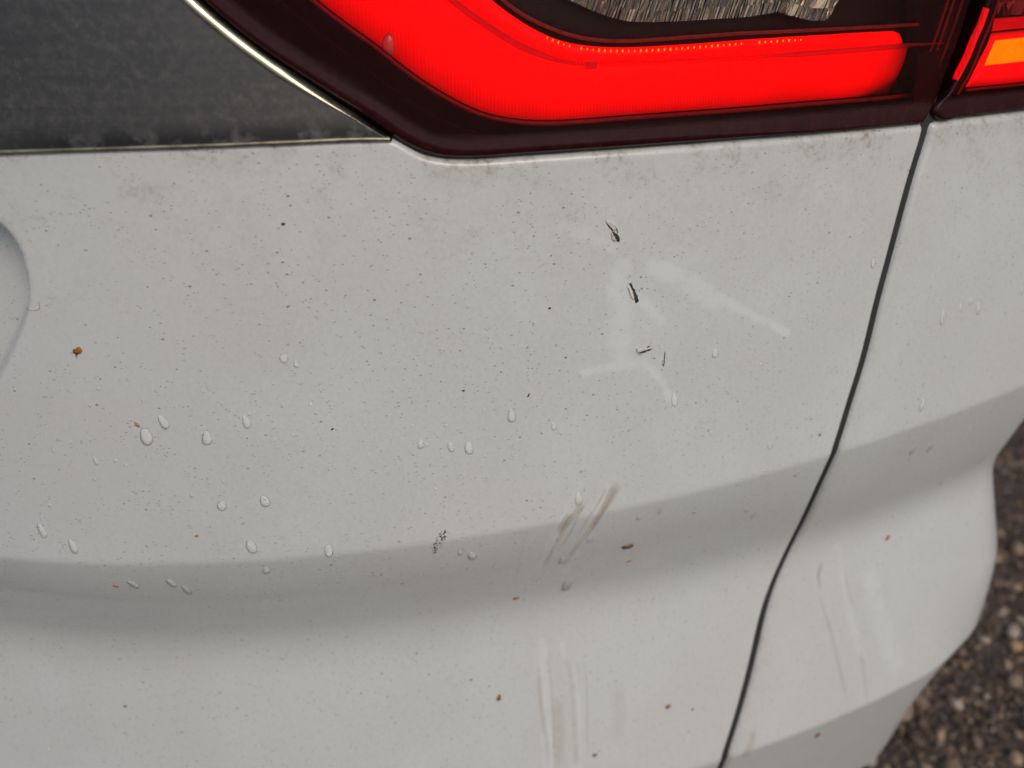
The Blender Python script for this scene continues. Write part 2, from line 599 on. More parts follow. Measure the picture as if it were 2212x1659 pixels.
def build_ground():
    # region of ground that the lower right of the picture looks at, with a margin
    protos = []
    for k in range(7):
        v, f = pebble_mesh('pebble', 40 + k)
        me = bpy.data.meshes.new('pebble')
        me.from_pydata([tuple(x) for x in v], [], f)
        me.shade_smooth(); me.materials.append(M['pebble'])
        protos.append(me)
    placed = []
    r = np.random.default_rng(5)
    n = 0
    tries = 0
    while n < 300 and tries < 20000:
        tries += 1
        x = r.uniform(.30, 1.10); y = r.uniform(.02, 1.05)
        q = project(np.array([[x, y, 0.0]]))[0]
        if not (1780 < q[0] < 2330 and 860 < q[1] < 1760):
            continue
        rad = r.choice([.0060, .008, .0105, .013, .017], p=[.22, .28, .27, .16, .07]) * r.uniform(.85, 1.15)
        if any((x - a) ** 2 + (y - b) ** 2 < (.85 * (rad + c)) ** 2 for a, b, c in placed):
            continue
        placed.append((x, y, rad))
        o = bpy.data.objects.new('pebble', protos[n % 7])
        C.objects.link(o); o.parent = ground
        o.location = (x, y, rad * .16)
        o.scale = (rad * r.uniform(.85, 1.3), rad * r.uniform(.7, 1.0), rad * r.uniform(.5, .75))
        o.rotation_euler = (r.uniform(-.3, .3), r.uniform(-.3, .3), r.uniform(0, 6.28))
        n += 1
    # finer grit between them, joined
    pv, pf = pebble_mesh('grit', 3, 5, 3)
    V, F, T = [], [], []
    k = 0
    for _ in range(16000):
        x = r.uniform(.22, 1.35); y = r.uniform(-.10, 1.40)
        q = project(np.array([[x, y, 0.0]]))[0]
        if not (1640 < q[0] < 2560 and 700 < q[1] < 1950):
            continue
        rad = r.uniform(.0016, .0046)
        a = r.uniform(0, 6.28); c, s = math.cos(a), math.sin(a)
        sc = rad * np.array([r.uniform(.9, 1.5), r.uniform(.7, 1), r.uniform(.5, .9)])
        v = pv * sc
        v = np.stack([v[:, 0] * c - v[:, 1] * s + x, v[:, 0] * s + v[:, 1] * c + y, v[:, 2] + rad * .25], -1)
        V.append(v); F += [tuple(i + k for i in f) for f in pf]; k += len(pv)
        T += [r.choice([r.uniform(0, .45), r.uniform(0, 1)], p=[.6, .4])] * len(pv)
    grit = obj('fine_gravel', np.concatenate(V), F, M['pebble'], ground, attrs={'tone': T})
    tag(grit, kind='stuff')


build_ground()

# ------------------------------------------------------------------ the car
car = empty('car')
tag(car, 'rear corner of a dirty white car with scratched tailgate and lit red tail light', 'car')

# outline curves measured on the photograph, carried onto the body surface
TRIM_BOTTOM = [(-420, 345), (-200, 338), (0, 331), (250, 323), (440, 317), (640, 309), (800, 303), (846, 303)]
LAMP_CORNER = [(866, 312), (885, 323), (915, 338), (950, 346), (985, 349), (1020, 349)]
LAMP_BOTTOM = [(1130, 342), (1260, 333), (1400, 323), (1600, 307), (1800, 290), (1900, 280), (2010, 269)]
SHUT = [(1996, 262), (1990, 295), (1976, 335), (1948, 431), (1914, 559), (1888, 655), (1856, 787), (1828, 875), (1804, 955),
        (1796, 980), (1765, 1046), (1725, 1135), (1685, 1215), (1661, 1269), (1643, 1322), (1623, 1411), (1597, 1513),
        (1561, 1629), (1548, 1665)]
FENDER_BOTTOM = [(2000, 272), (2030, 265), (2120, 254), (2212, 243), (2262, 237)]

_ts, _tz = p2s(resample(TRIM_BOTTOM + LAMP_CORNER + LAMP_BOTTOM, 400))
_o = np.argsort(_ts); TOP_S, TOP_Z = _ts[_o], _tz[_o]
_q = resample(SHUT, 240)
for _ in range(3):
    _q[4:-4] = np.stack([np.convolve(_q[:, i], np.ones(9) / 9, 'valid') for i in (0, 1)], -1)
_ss, _sz = p2s(_q)
_o = np.argsort(_sz); SH_Z, SH_S = _sz[_o], _ss[_o]
_k = np.ones(9) / 9
SH_S = np.convolve(np.pad(SH_S, 4, mode='edge'), _k, 'valid')
_fs, _fz = p2s(resample(FENDER_BOTTOM, 60))
FE_S, FE_Z = _fs, _fz


def s_shut(z): return np.interp(z, SH_Z, SH_S)
def top_tail(s): return np.interp(s, TOP_S, TOP_Z)
def top_fend(s): return np.interp(s, FE_S, FE_Z)


Z_BOT = 0.27


def seg_dist(P, pts):
    """distance of picture points to a polyline"""
    pts = np.asarray(pts, float)
    best = np.full(len(P), 1e9); arg = np.zeros(len(P))
    for i in range(len(pts) - 1):
        a, b = pts[i], pts[i + 1]
        ab = b - a
        t = np.clip(((P - a) @ ab) / (ab @ ab), 0, 1)
        d = np.hypot(*(P - a - t[:, None] * ab).T)
        m = d < best
        best[m] = d[m]; arg[m] = i + t[m]
    return best, arg


# the number-plate recess that enters the picture at the left edge
REC = np.array([(-260, 455), (-120, 445), (-40, 462), (5, 488), (38, 530), (58, 590), (63, 640), (55, 690), (36, 740), (8, 800), (-40, 880), (-110, 960), (-260, 1010)])


def inside(P, poly):
    x, y = P[:, 0], P[:, 1]
    c = np.zeros(len(P), bool)
    j = len(poly) - 1
    for i in range(len(poly)):
        xi, yi = poly[i]; xj, yj = poly[j]
        with np.errstate(divide='ignore', invalid='ignore'):
            c ^= ((yi > y) != (yj > y)) & (x < (xj - xi) * (y - yi) / (yj - yi) + xi)
        j = i
    return c


def panel(name, top_fn, left_fn, right_fn, r_top, r_side, side, ncol, col_pos, parent):
    """a body panel as one sheet with rolled edges; side = 'right' or 'left' says which edge meets the shut line"""
    zlow = np.concatenate([np.linspace(Z_BOT, ZC - LOWC - .012, 24)[:-1], np.linspace(ZC - LOWC - .012, ZC - LOWC + .012, 20)[:-1],
                           np.linspace(ZC - LOWC + .012, ZC - .012, 100)[:-1], np.linspace(ZC - .012, ZC + .012, 22)[:-1]])
    z1 = ZC + .012
    nb = 130
    b = np.linspace(0, 1, nb)
    rows_s, rows_z, rows_o = [], [], []
    a = col_pos
    # columns of the rolled side edge
    th = np.linspace(0, math.pi / 2, 7)[1:]
    def row(z_of, off):
        # z_of(s) -> z ; solve s with the slanted shut line
        zz = np.full(len(a), z1)
        for _ in range(4):
            L = left_fn(zz); R = right_fn(zz)
            if side == 'right': R = R - r_side
            else: L = L + r_side
            s = L + a * (R - L)
            zz = z_of(s)
        if side == 'right':
            se, ze = s[-1], zz[-1]
            es = np.concatenate([se + r_side * np.sin(th), [se + r_side] * 3])
            eo = np.concatenate([-r_side * (1 - np.cos(th)), [-r_side - .004, -r_side - .010, -r_side - .016]])
            s = np.concatenate([s, es]); z = np.concatenate([zz, np.full(len(es), ze)]); o = np.concatenate([np.zeros(len(a)), eo])
        else:
            se, ze = s[0], zz[0]
            es = np.concatenate([se - r_side * np.sin(th), [se - r_side] * 3])[::-1]
            eo = np.concatenate([-r_side * (1 - np.cos(th)), [-r_side - .004, -r_side - .010, -r_side - .016]])[::-1]
            s = np.concatenate([es, s]); z = np.concatenate([np.full(len(es), ze), zz]); o = np.concatenate([eo, np.zeros(len(a))])
        rows_s.append(s); rows_z.append(z); rows_o.append(o + off)
    for z in zlow:
        row(lambda s, z=z: np.full(len(s), z), 0.0)
    for t in b:
        row(lambda s, t=t: z1 + t * (top_fn(s) - r_top - z1), 0.0)
    for q in th:
        row(lambda s, q=q: top_fn(s) - r_top + r_top * math.sin(q), -r_top * (1 - math.cos(q)))
    for e in (.004, .010, .018):
        row(lambda s: top_fn(s), -r_top - e)
    S = np.array(rows_s); Z = np.array(rows_z); O = np.array(rows_o)
    nr, nc = S.shape
    Sf, Zf, Of = S.ravel(), Z.ravel(), O.ravel()
    P = surf(Sf, Zf, Of)
    px = project(P)
    if side == 'right':
        # plate recess
        near = (px[:, 0] < 90) & (px[:, 0] > -260) & (px[:, 1] > 430) & (px[:, 1] < 1010)
        d, _ = seg_dist(px[near], resample(REC, 90))
        ins = inside(px[near], resample(REC, 90))
        t = np.clip(d / 38.0, 0, 1)
        dep = np.where(ins, .0215 * (t * t * (3 - 2 * t) * .55 + t * .45), 0)
        Of[near] -= dep
        P = surf(Sf, Zf, Of)
    # wiped streaks, grime along the upper edge, and a broad tone darker towards it
    clean = np.zeros(len(P))
    def wipe(pts, w0, w1, amt):
        nonlocal clean
        pts = resample(pts, 24)
        d, k = seg_dist(px, pts)
        w = (w0 + (w1 - w0) * k / 23.0) * 1.2
        clean = np.maximum(clean, amt * .8 * np.clip((w * 1.15 - d) / (w * .95), 0, 1))
    if side == 'right':
        wipe([(1415, 575), (1480, 600), (1550, 640), (1620, 678), (1700, 718)], 24, 10, 1.0)
        wipe([(1350, 575), (1336, 600), (1345, 680), (1350, 740)], 26, 30, .85)
        wipe([(1365, 640), (1400, 660), (1425, 690)], 20, 16, .8)
        wipe([(1262, 805), (1310, 795), (1380, 785)], 12, 14, .9)
        wipe([(1390, 785), (1425, 820), (1445, 855), (1458, 875)], 15, 12, 1.0)
        wipe([(1225, 492), (1270, 505), (1310, 530)], 28, 26, .62)
        wipe([(1340, 700), (1330, 740), (1345, 775)], 34, 28, .75)
        wipe([(1440, 590), (1500, 625), (1545, 650)], 30, 24, .8)
        wipe([(1170, 1390), (1178, 1480), (1185, 1660)], 14, 16, .8)
        wipe([(1215, 1395), (1240, 1480), (1248, 1660)], 10, 12, .8)
        wipe([(1255, 1040), (1210, 1130), (1165, 1230)], 10, 12, .6)
        wipe([(1330, 1030), (1275, 1130), (1220, 1240)], 12, 10, .5)
    else:
        wipe([(1880, 1240), (1900, 1330), (1930, 1430)], 26, 30, .7)
        wipe([(1810, 1180), (1830, 1300), (1860, 1420)], 10, 12, .7)
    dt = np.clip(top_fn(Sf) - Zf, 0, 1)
    grime_tone = .80 * np.exp(-(dt / .0045) ** 1.0) + .46 * np.exp(-(dt / .050) ** 1.3)  # narrow grime at the edge, then a broad fade darker towards the top
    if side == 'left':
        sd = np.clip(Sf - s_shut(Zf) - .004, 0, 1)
        grime_tone = np.maximum(grime_tone, .62 * np.exp(-sd / .007))
    o = obj(name, P, gridfaces(nr, nc), M['paint'], parent, attrs={'clean': clean, 'grime_tone': grime_tone})
    return o


GAP = 0.0060
s_left = 0.09
cols = np.concatenate([np.linspace(0, .22, 36)[:-1], np.linspace(.22, 1, 330)])
tailgate = panel('tailgate', top_tail, lambda z: np.full(np.shape(z), s_left), s_shut, .0030, .0010, 'right', len(cols), cols, car)
colq = np.concatenate([np.linspace(0, .34, 190)[:-1], np.linspace(.34, 1, 90)])
quarter = panel('quarter_panel', top_fend, lambda z: s_shut(z) + GAP, lambda z: np.full(np.shape(z), 1.85), .0030, .0055, 'left', len(colq), colq, car)

# dark channel in the shut line, and the inner shell that closes the body
zz = np.linspace(Z_BOT, .90, 160)
cs = np.linspace(-.006, .0105, 7)
P = np.concatenate([surf(s_shut(zz) + c, zz, -.0024) for c in cs])
obj('door_seal', P, gridfaces(len(cs), len(zz), True), M['seal'], car)
ss = np.linspace(.05, 1.88, 220)
zz = np.linspace(.24, 1.12, 60)
P = surf(*[q.ravel() for q in np.meshgrid(ss, zz)], -.040)
obj('inner_body_shell', P, gridfaces(len(zz), len(ss)), M['shell'], car)
# floor pan under the rear, so that the ground below the car lies in shade
e = surf(ss, np.full(len(ss), .262), -.03)
e2 = e.copy(); e2[:, 1] = 1.2; e2[:, 0] = np.minimum(e2[:, 0], .40)
obj('floor_pan', np.concatenate([e, e2]), gridfaces(2, len(ss)), M['shell'], car, smooth=False)


def sheet(name, A, B, n, m, off, mat, parent, wall=0.0, bulge=0.0, attrs=None, smooth=True, lip=0.0):
    """a sheet between two measured curves, laid at a depth off the body surface, with returned walls"""
    A = resample(A, n); B = resample(B, n)
    t = np.linspace(0, 1, m)[:, None, None]
    Q = (A[None] * (1 - t) + B[None] * t).reshape(-1, 2)
    s, z = p2s(Q, off)
    o = np.full(len(s), float(off))
    if bulge:
        tt = np.repeat(np.linspace(0, 1, m), n)
        o = o + bulge * (1 - (2 * tt - 1) ** 2)
    S, Z, O = s.reshape(m, n), z.reshape(m, n), o.reshape(m, n)
    at = {}
    T = np.repeat(np.linspace(0, 1, m)[:, None], n, 1); U = np.repeat(np.linspace(0, 1, n)[None], m, 0)
    if wall:
        def wrap(X, k):
            X = np.concatenate([X[:1], X, X[-1:]], 0)
            X = np.concatenate([X[:, :1], X, X[:, -1:]], 1)
            return X
        S, Z, O, T, U = [wrap(X, 0) for X in (S, Z, O, T, U)]
        O[0] -= wall; O[-1] -= wall
        O[1:-1, 0] -= wall; O[1:-1, -1] -= wall
        m2, n2 = m + 2, n + 2
    else:
        m2, n2 = m, n
    P = surf(S.ravel(), Z.ravel(), O.ravel())
    if attrs:
        at = {k: f(T.ravel(), U.ravel(), S.ravel(), Z.ravel()) for k, f in attrs.items()}
    # A upper curve left->right, B lower
    return obj(name, P, gridfaces(m2, n2, True), mat, parent, attrs=at, smooth=smooth)


def strip(name, pts, w, off, mat, parent, n=80, height=.0008, taper=False):
    """a thin raised bead along a measured curve (half-round section)"""
    Q = resample(pts, n)
    s, z = p2s(Q, off)
    t = np.gradient(np.stack([s, z], -1), axis=0)
    t /= np.linalg.norm(t, axis=1)[:, None]
    nn = np.stack([-t[:, 1], t[:, 0]], -1)
    rows = []
    a = np.linspace(0, math.pi, 6)
    wv = np.full(n, w)
    if taper:
        wv = w * np.clip(np.minimum(np.arange(n), np.arange(n)[::-1]) / (n * .25), .05, 1)
    for k in a:
        rows.append(surf(s + nn[:, 0] * wv * math.cos(k), z + nn[:, 1] * wv * math.cos(k), off + height * math.sin(k)))
    return obj(name, np.concatenate(rows), gridfaces(len(a), n), mat, parent)


# ---- dark chrome trim, upper left
EDGE = [(60, -420), (180, -240), (310, -95), (400, -2), (468, 58), (545, 118), (620, 170), (700, 219), (770, 259), (826, 292), (846, 303)]
trim = empty('trim_panel', car)


def trim_face():
    n, m = 150, 70
    lo = resample(TRIM_BOTTOM, n)
    ed = resample(EDGE, m)[::-1]                # from the pointed corner upwards
    # columns shear so that the right side follows the curved lamp edge
    V, W = [], []
    for j in range(m):
        t = j / (m - 1)
        e0 = ed[j]
        left = np.array([-420, 345 + (-420 - 345) * t])
        u = np.linspace(0, 1, n)[:, None]
        base = left * (1 - u) + e0 * u
        if j == 0:
            base = lo
        else:
            base = base + (lo - (lo[0] * (1 - u) + lo[-1] * u)) * max(0, 1 - t * 3)
        V.append(base); W.append(np.full(n, t))
    Q = np.concatenate(V)
    s, z = p2s(Q, .0)
    S, Z = s.reshape(m, n), z.reshape(m, n)
    O = np.full((m, n), .0012)
    # rolled right-hand edge
    es, ez, eo = [], [], []
    r = .0030
    ts = np.gradient(S[:, -1]); tz = np.gradient(Z[:, -1]); L = np.hypot(ts, tz)
    ns, nz = tz / L, -ts / L                    # to the right of the edge going up
    fade = np.clip(np.linspace(0, 1, m) * 5, .25, 1)
    for q in np.linspace(0, math.pi / 2, 9)[1:]:
        es.append(S[:, -1] + ns * r * fade * (math.sin(q) - 1) + ns * r * fade); 
        ez.append(Z[:, -1] + nz * r * fade * (math.sin(q) - 1) + nz * r * fade)
        eo.append(.0012 - r * 1.2 * (1 - math.cos(q)) * np.ones(m))
    es.append(es[-1]); ez.append(ez[-1]); eo.append(np.full(m, -.012))
    S = np.concatenate([S] + [q[:, None] for q in es], 1)
    Z = np.concatenate([Z] + [q[:, None] for q in ez], 1)
    O = np.concatenate([O] + [q[:, None] for q in eo], 1)
    # bottom return
    S = np.concatenate([S[:1], S], 0); Z = np.concatenate([Z[:1], Z], 0)
    Ob = O[:1].copy(); Ob[:] = -.012
    O = np.concatenate([Ob, O], 0)
    P = surf(S.ravel(), Z.ravel(), O.ravel())
    dt = np.clip(Z - np.interp(S, TOP_S, TOP_Z), 0, 1).ravel()
    wet = np.clip(1.6 - dt / .0068, 0, 1)
    px = project(P)
    wet *= np.clip((px[:, 0] + 100) / 250, .2, 1)
    return obj('trim_face', P, gridfaces(m + 1, S.shape[1]), M['trim'], trim, attrs={'wet': wet})


trim_face()
strip('trim_edge_strip', [(x, y - 3.5) for x, y in TRIM_BOTTOM[:-1]] + [(842, 300)], .0009, .0008, M['lip_dull'], trim, 120, .0011)
# glossy rolled edge beside the lamp
strip('rolled_edge', [(x + 3, y - 1) for x, y in EDGE[1:-2]], .0022, .0006, M['lip'], trim, 120, .0020, True)

# ---- tail light on the tailgate
lamp = empty('tailgate_light', car)
LENS_L = [(95, -420), (215, -240), (345, -95), (424, -10), (480, 42), (560, 106), (640, 160), (720, 212), (800, 262), (838, 289), (864, 307),
          (886, 319), (915, 332), (950, 341), (985, 344), (1020, 344)]
LENS_B = [(x, y - 5) for x, y in LAMP_BOTTOM[:-1]] + [(1993, 266)]
LENS_R = [(1999, 264), (2027, 208), (2041, 170), (2055, 131), (2085, 47), (2100, 0), (2160, -190), (2235, -420)]


def lens_sheet(name, L, B, Rr, parent, off, mat, n=180, m=70, roll=.0022, border_w=52, top=-420):
    """a moulded lens: lower boundary L+B, right boundary Rr, cut level at the top"""
    low = resample(list(L) + list(B) if L else list(B), n, smooth=True)
    # order: the lower/left boundary runs from the top left round to the lower right corner; map each of its points
    # to a partner on the upper/right boundary
    up = [(low[0][0], low[0][1])]
    rt = resample(Rr, 60)
    upper = np.concatenate([np.stack([np.linspace(low[0][0], rt[-1][0], 120), np.full(120, top)], -1), rt[::-1][1:]])
    upper = resample(upper, n, smooth=False)
    t = np.linspace(0, 1, m)[:, None, None]
    Q = low[None] * (1 - t) + upper[None] * t
    Q = Q.reshape(-1, 2)
    s, z = p2s(Q, off)
    S, Z = s.reshape(m, n), z.reshape(m, n)
    # distance from border rolls the edge back
    tt = np.repeat(np.linspace(0, 1, m)[:, None], n, 1)
    Pm = surf(S.ravel(), Z.ravel(), off).reshape(m, n, 3)
    dl = np.concatenate([np.zeros((1, n)), np.cumsum(np.linalg.norm(np.diff(Pm, axis=0), axis=2), 0)], 0)
    du = dl[-1:] - dl
    d = np.minimum(dl, du)
    k = np.clip(1 - d / roll, 0, 1)
    O = off - roll * (1 - np.sqrt(np.clip(1 - k * k, 0, 1)))
    # returned wall
    S = np.concatenate([S[:1], S, S[-1:]], 0); Z = np.concatenate([Z[:1], Z, Z[-1:]], 0)
    O = np.concatenate([O[:1] - .012, O, O[-1:] - .012], 0)
    dd = np.concatenate([dl[:1], dl, dl[-1:]], 0)
    px = project(surf(S.ravel(), Z.ravel(), O.ravel()))
    P = surf(S.ravel(), Z.ravel(), O.ravel())
    bd, _ = seg_dist(px, resample(B, 40))
    wet = np.clip(1.35 - bd / 42.0, 0, 1)
    CL = np.array(resample([(985, -130), (1090, 0), (1141, 36), (1214, 68), (1288, 82), (1361, 84), (1490, 76), (1622, 67), (1813, 58), (1900, 52), (1990, 40), (2060, -420), (600, -420)], 120, smooth=False))
    near = (px[:, 0] > 560) & (px[:, 0] < 2080) & (px[:, 1] < 95)
    clr = np.zeros(len(P))
    dd_, _ = seg_dist(px[near], CL)
    clr[near] = np.where(inside(px[near], CL), np.clip(dd_ / 10.0, 0, 1), 0)
    bd2, _ = seg_dist(px, low)
    bd3, _ = seg_dist(px, rt)
    border = np.maximum(np.clip((border_w - bd2) / 14.0, 0, 1), np.clip((5 - bd3) / 4.0, 0, 1))
    border = np.maximum(border, np.clip((46 - bd) / 12.0, 0, 1))
    return obj(name, P, gridfaces(m + 2, n), mat, parent, attrs={'wet': wet, 'clear': clr, 'border': border})


lens_sheet('lens', LENS_L, LENS_B, LENS_R, lamp, .0012, M['lens'])
lens_sheet('housing', [(x + 5, y) for x, y in LENS_L], [(x, y - 3) for x, y in LENS_B], [(x - 4, y) for x, y in LENS_R], lamp, -.0235, M['housing'], roll=.0005)

# light bar: outer (lower) and inner (upper) edges
OUT = [(420, -300), (555, -130), (688, 0), (755, 52), (811, 92), (866, 136), (912, 170), (958, 199), (1000, 222), (1045, 241), (1104, 254), (1178, 259),
       (1260, 255), (1361, 247), (1490, 238), (1622, 228), (1700, 221), (1800, 213), (1860, 208), (1916, 203)]
MID = [(770, -300), (870, -130), (976, 0), (1012, 28), (1049, 54), (1086, 78), (1123, 99), (1160, 115), (1196, 128), (1225, 135), (1251, 139), (1284, 140),
       (1340, 139), (1420, 136), (1500, 132), (1622, 125), (1700, 119), (1780, 113), (1859, 107), (1962, 98)]
INN = [(880, -300), (960, -130), (1060, 0), (1092, 26), (1123, 48), (1150, 64), (1178, 78), (1200, 87), (1225, 95), (1255, 101), (1288, 105), (1325, 107),
       (1361, 107), (1430, 104), (1508, 99), (1622, 90), (1696, 85), (1780, 80), (1860, 75), (1941, 71)]


def dim_low(T, U, S, Z):
    return np.clip(.66 * np.clip((T - .55) / .45, 0, 1) ** 1.6 + .10 * np.clip((.12 - T) / .12, 0, 1) + .92 * np.clip((U - .945) / .055, 0, 1) ** 1.6, 0, 1)


def dim_up(T, U, S, Z):
    return np.clip(.55 * np.clip((T - .8) / .2, 0, 1) + .5 * np.clip((U - .985) / .015, 0, 1) ** 2, 0, 1)


sheet('light_bar', MID, OUT, 140, 14, -.011, M['glow'], lamp, wall=.007, bulge=.0020, attrs={'dim': dim_low})
sheet('light_bar', INN, [(x, y - 2) for x, y in MID[:-1]] + [(1948, 97)], 140, 8, -.0095, M['glow'], lamp, wall=.009, bulge=.0012, attrs={'dim': dim_up})
strip('lens_ridge', MID[1:12], .0015, -.0078, M['ridge'], lamp, 90, .0010, True)
strip('lens_ridge', [(1262, 141), (1288, 141)], .0016, -.0078, M['ridge'], lamp, 8, .0010)
strip('lens_ridge', MID[15:] + [(2000, 95.5), (2046, 92)], .0014, -.0078, M['ridge'], lamp, 60, .0008, True)
strip('bezel_rim', [(x - 5, y + 7) for x, y in OUT[:10]] + [(x, y + 8) for x, y in OUT[10:]] + [(1960, 206), (2010, 200)], .0010, -.0125, M['rim'], lamp, 160, .0012)
strip('bezel_rim', [(x - 40, y + 40) for x, y in OUT[:11]] + [(x - 10, y + 36) for x, y in OUT[12:16]] + [(1700, 253)], .0006, -.0165, M['housing'], lamp, 120, .0010)
RIM2 = [(900, -300), (985, -130), (1086, 0), (1141, 38), (1178, 56), (1214, 70), (1250, 80), (1288, 86), (1330, 88.5), (1361, 88), (1490, 80), (1622, 71), (1696, 68), (1813, 62), (1929, 56), (1983, 53)]
strip('bezel_rim', RIM2, .0008, -.010, M['rim'], lamp, 140, .0010)
sheet('bezel', [(x + 4, y - 3) for x, y in RIM2], [(x + 2, y - 2) for x, y in INN], 120, 4, -.0135, M['housing'], lamp)
# dark cross rib behind the right end of the lens
sheet('end_panel', [(1990, -300), (1972, -100), (1964, 45), (1968, 80), (1966, 110), (1945, 165), (1922, 200)],
      [(2150, -300), (2100, -100), (2072, 0), (2050, 60), (2036, 110), (2008, 175), (1988, 206)], 60, 6, -.0165, M['housing'], lamp, wall=.004)
for dx in (0, 18, 31):
    strip('bezel_rim', [(2112 - dx, -110), (2083 - dx, -15), (2060 - dx, 55), (2040 - dx, 110), (2016 - dx, 170), (1996 - dx, 212)], .0007, -.0085 - dx * .0001, M['rim'], lamp, 50, .0010)


# LED dots under the inner edge
def leds():
    V, F = [], []
    pv, pf = pebble_mesh('led', 9, 6, 4)
    Q = resample([(1182, 82), (1225, 98), (1288, 108), (1361, 110), (1508, 102), (1622, 93), (1696, 88), (1730, 86)], 44)
    s, z = p2s(Q, -.0075)
    P = surf(s, z, -.0075)
    k = 0
    for i, p in enumerate(P):
        if i in (5, 34, 35) : continue
        V.append(pv * np.array([.0005, .0006, .0007]) * rng.uniform(.7, 1.15) + p)
        F += [tuple(a + k for a in f) for f in pf]; k += len(pv)
    o = obj('led_row', np.concatenate(V), F, M['led'], lamp)
    tag(o, kind='stuff')


leds()


# ribbed chrome reflector above the bar
def reflector(name, low, top_y, slant, n, off, parent, w=3.1):
    V, F = [], []
    k = 0
    low = resample(low, n)
    r = np.random.default_rng(n)
    for i in range(n):
        x, y = low[i]
        hgt = y - top_y
        m = max(2, int(hgt / 24.0))
        pts = []
        for j in range(m + 1):
            yy = y - hgt * j / m
            xx = x + (y - yy) * slant + r.normal(0, .5)
            pts.append((xx, yy))
        pts = np.array(pts)
        s, z = p2s(pts, off)
        ww = .00028 * w * r.uniform(.75, 1.15)
        for j in range(m):
            # each little facet is a roof-shaped prism, tipped at random
            c = (s[j] + s[j + 1]) / 2 + r.normal(0, .00008), (z[j] + z[j + 1]) / 2
            hh = abs(z[j + 1] - z[j]) / 2
            sl = (s[j + 1] - s[j]) / 2
            q = surf(np.array([c[0] - ww - sl, c[0] + ww - sl, c[0] + ww + sl, c[0] - ww + sl]),
                     np.array([c[1] - hh, c[1] - hh, c[1] + hh, c[1] + hh]), off)
            a_, b_ = r.uniform(-.6, .6, 2) * ww
            rd = surf(np.array([c[0] - sl + a_, c[0] + sl + b_]), np.array([c[1] - hh, c[1] + hh]),
                      off + ww * r.uniform(.2, 1.5, 2))
            V += [q, rd]
            F += [(k, k + 4, k + 5, k + 3), (k + 4, k + 1, k + 2, k + 5), (k, k + 1, k + 4), (k + 2, k + 3, k + 5)]
            k += 6
    o = obj(name, np.concatenate(V), F, M['reflector'], parent, smooth=False)
    return tag(o, kind='stuff')


reflector('reflector', [(1120, -60), (1180, -24), (1234, 2), (1300, 30), (1354, 45), (1408, 47), (1480, 45), (1555, 40), (1606, 37), (1660, 29), (1696, 22)], -170, .32, 96, -.0195, lamp, 2.7)
reflector('reflector', [(1690, 28), (1722, 36), (1756, 43), (1783, 41), (1800, 10)], -170, .42, 13, -.0160, lamp, 6.0)

# ---- tail light on the quarter panel
flamp = empty('quarter_panel_light', car)
FL_L = [(2178, -150), (2145, -32), (2130, 16), (2106, 74), (2080, 146), (2054, 197), (2021, 250)]
FL_B = [(2030, 259), (2075, 253), (2120, 247), (2212, 236), (2262, 230)]
FL_R = [(2264, 225), (2272, 40), (2285, -150)]
lens_sheet('lens', FL_L, FL_B, FL_R, flamp, .0012, M['lens'], n=110, m=60, border_w=7, top=-150)
lens_sheet('housing', [(x + 3, y) for x, y in FL_L], [(x, y - 3) for x, y in FL_B], FL_R, flamp, -.0225, M['housing'], n=110, m=50, roll=.0005, top=-150)
sheet('light_bar', [(2146, 48), (2212, 42), (2262, 38)], [(2136, 68), (2212, 60), (2262, 58)], 24, 6, -.0120, M['glow2'], flamp, wall=.006, bulge=.001,
      attrs={'dim': lambda T, U, S, Z: .55 + 0 * T})
sheet('light_bar', [(2138, 80), (2212, 73), (2262, 68)], [(2146, 88), (2212, 81), (2262, 76)], 24, 4, -.0120, M['glow2'], flamp, wall=.006, attrs={'dim': lambda T, U, S, Z: .05 + 0 * T})
sheet('light_bar', [(2140, 84), (2118, 128), (2090, 180), (2086, 188)], [(2151, 86), (2132, 128), (2126, 143), (2096, 184)], 24, 6, -.0115, M['glow2'], flamp, wall=.006,
      attrs={'dim': lambda T, U, S, Z: .05 + 0 * T})
sheet('light_bar', [(2122, 143), (2212, 133), (2262, 128)], [(2090, 188), (2212, 176), (2262, 168)], 30, 8, -.0115, M['glow2'], flamp, wall=.006, bulge=.001,
      attrs={'dim': lambda T, U, S, Z: .65 * np.clip((T - .55) / .45, 0, 1)})
sheet('turn_indicator', [(2149, 87), (2212, 80.5), (2262, 74)], [(2125, 142), (2212, 132), (2262, 126)], 24, 8, -.0125, M['amber'], flamp, wall=.006, bulge=.001,
      attrs={'dim': lambda T, U, S, Z: 0 * T})
sheet('side_light_strip', [(2134, 18), (2118, 60), (2106, 84), (2090, 124), (2074, 156), (2067, 172)], [(2137, 20), (2124, 58), (2113, 82), (2097, 122), (2080, 156), (2070, 174)], 40, 4, -.004, M['glow2'], flamp, wall=.003,
      attrs={'dim': lambda T, U, S, Z: .1 + 0 * T})
for dx in (22,):
    strip('bezel_rim', [(2148 + dx, -50), (2122 + dx, 40), (2100 + dx, 92), (2076 + dx, 152), (2046 + dx, 205)], .0007, -.0055, M['rim'], flamp, 40, .0008)
strip('bezel_rim', [(2138, 76), (2212, 68.5), (2262, 64)], .0008, -.0105, M['ridge'], flamp, 30, .0008)
strip('bezel_rim', [(2085, 195), (2212, 182), (2262, 176)], .0007, -.0105, M['rim'], flamp, 30, .0010)
reflector('reflector', [(2160, 32), (2212, 27), (2255, 22)], -80, .12, 12, -.0165, flamp, 10.0)


sheet('divider', [(2146, -40), (2136, 28), (2119, 84), (2099, 128), (2081, 166), (2058, 208)], [(2160, -40), (2147, 46), (2136, 88), (2114, 132), (2088, 184), (2074, 206)], 40, 4, -.0065, M['housing'], flamp, wall=.008)


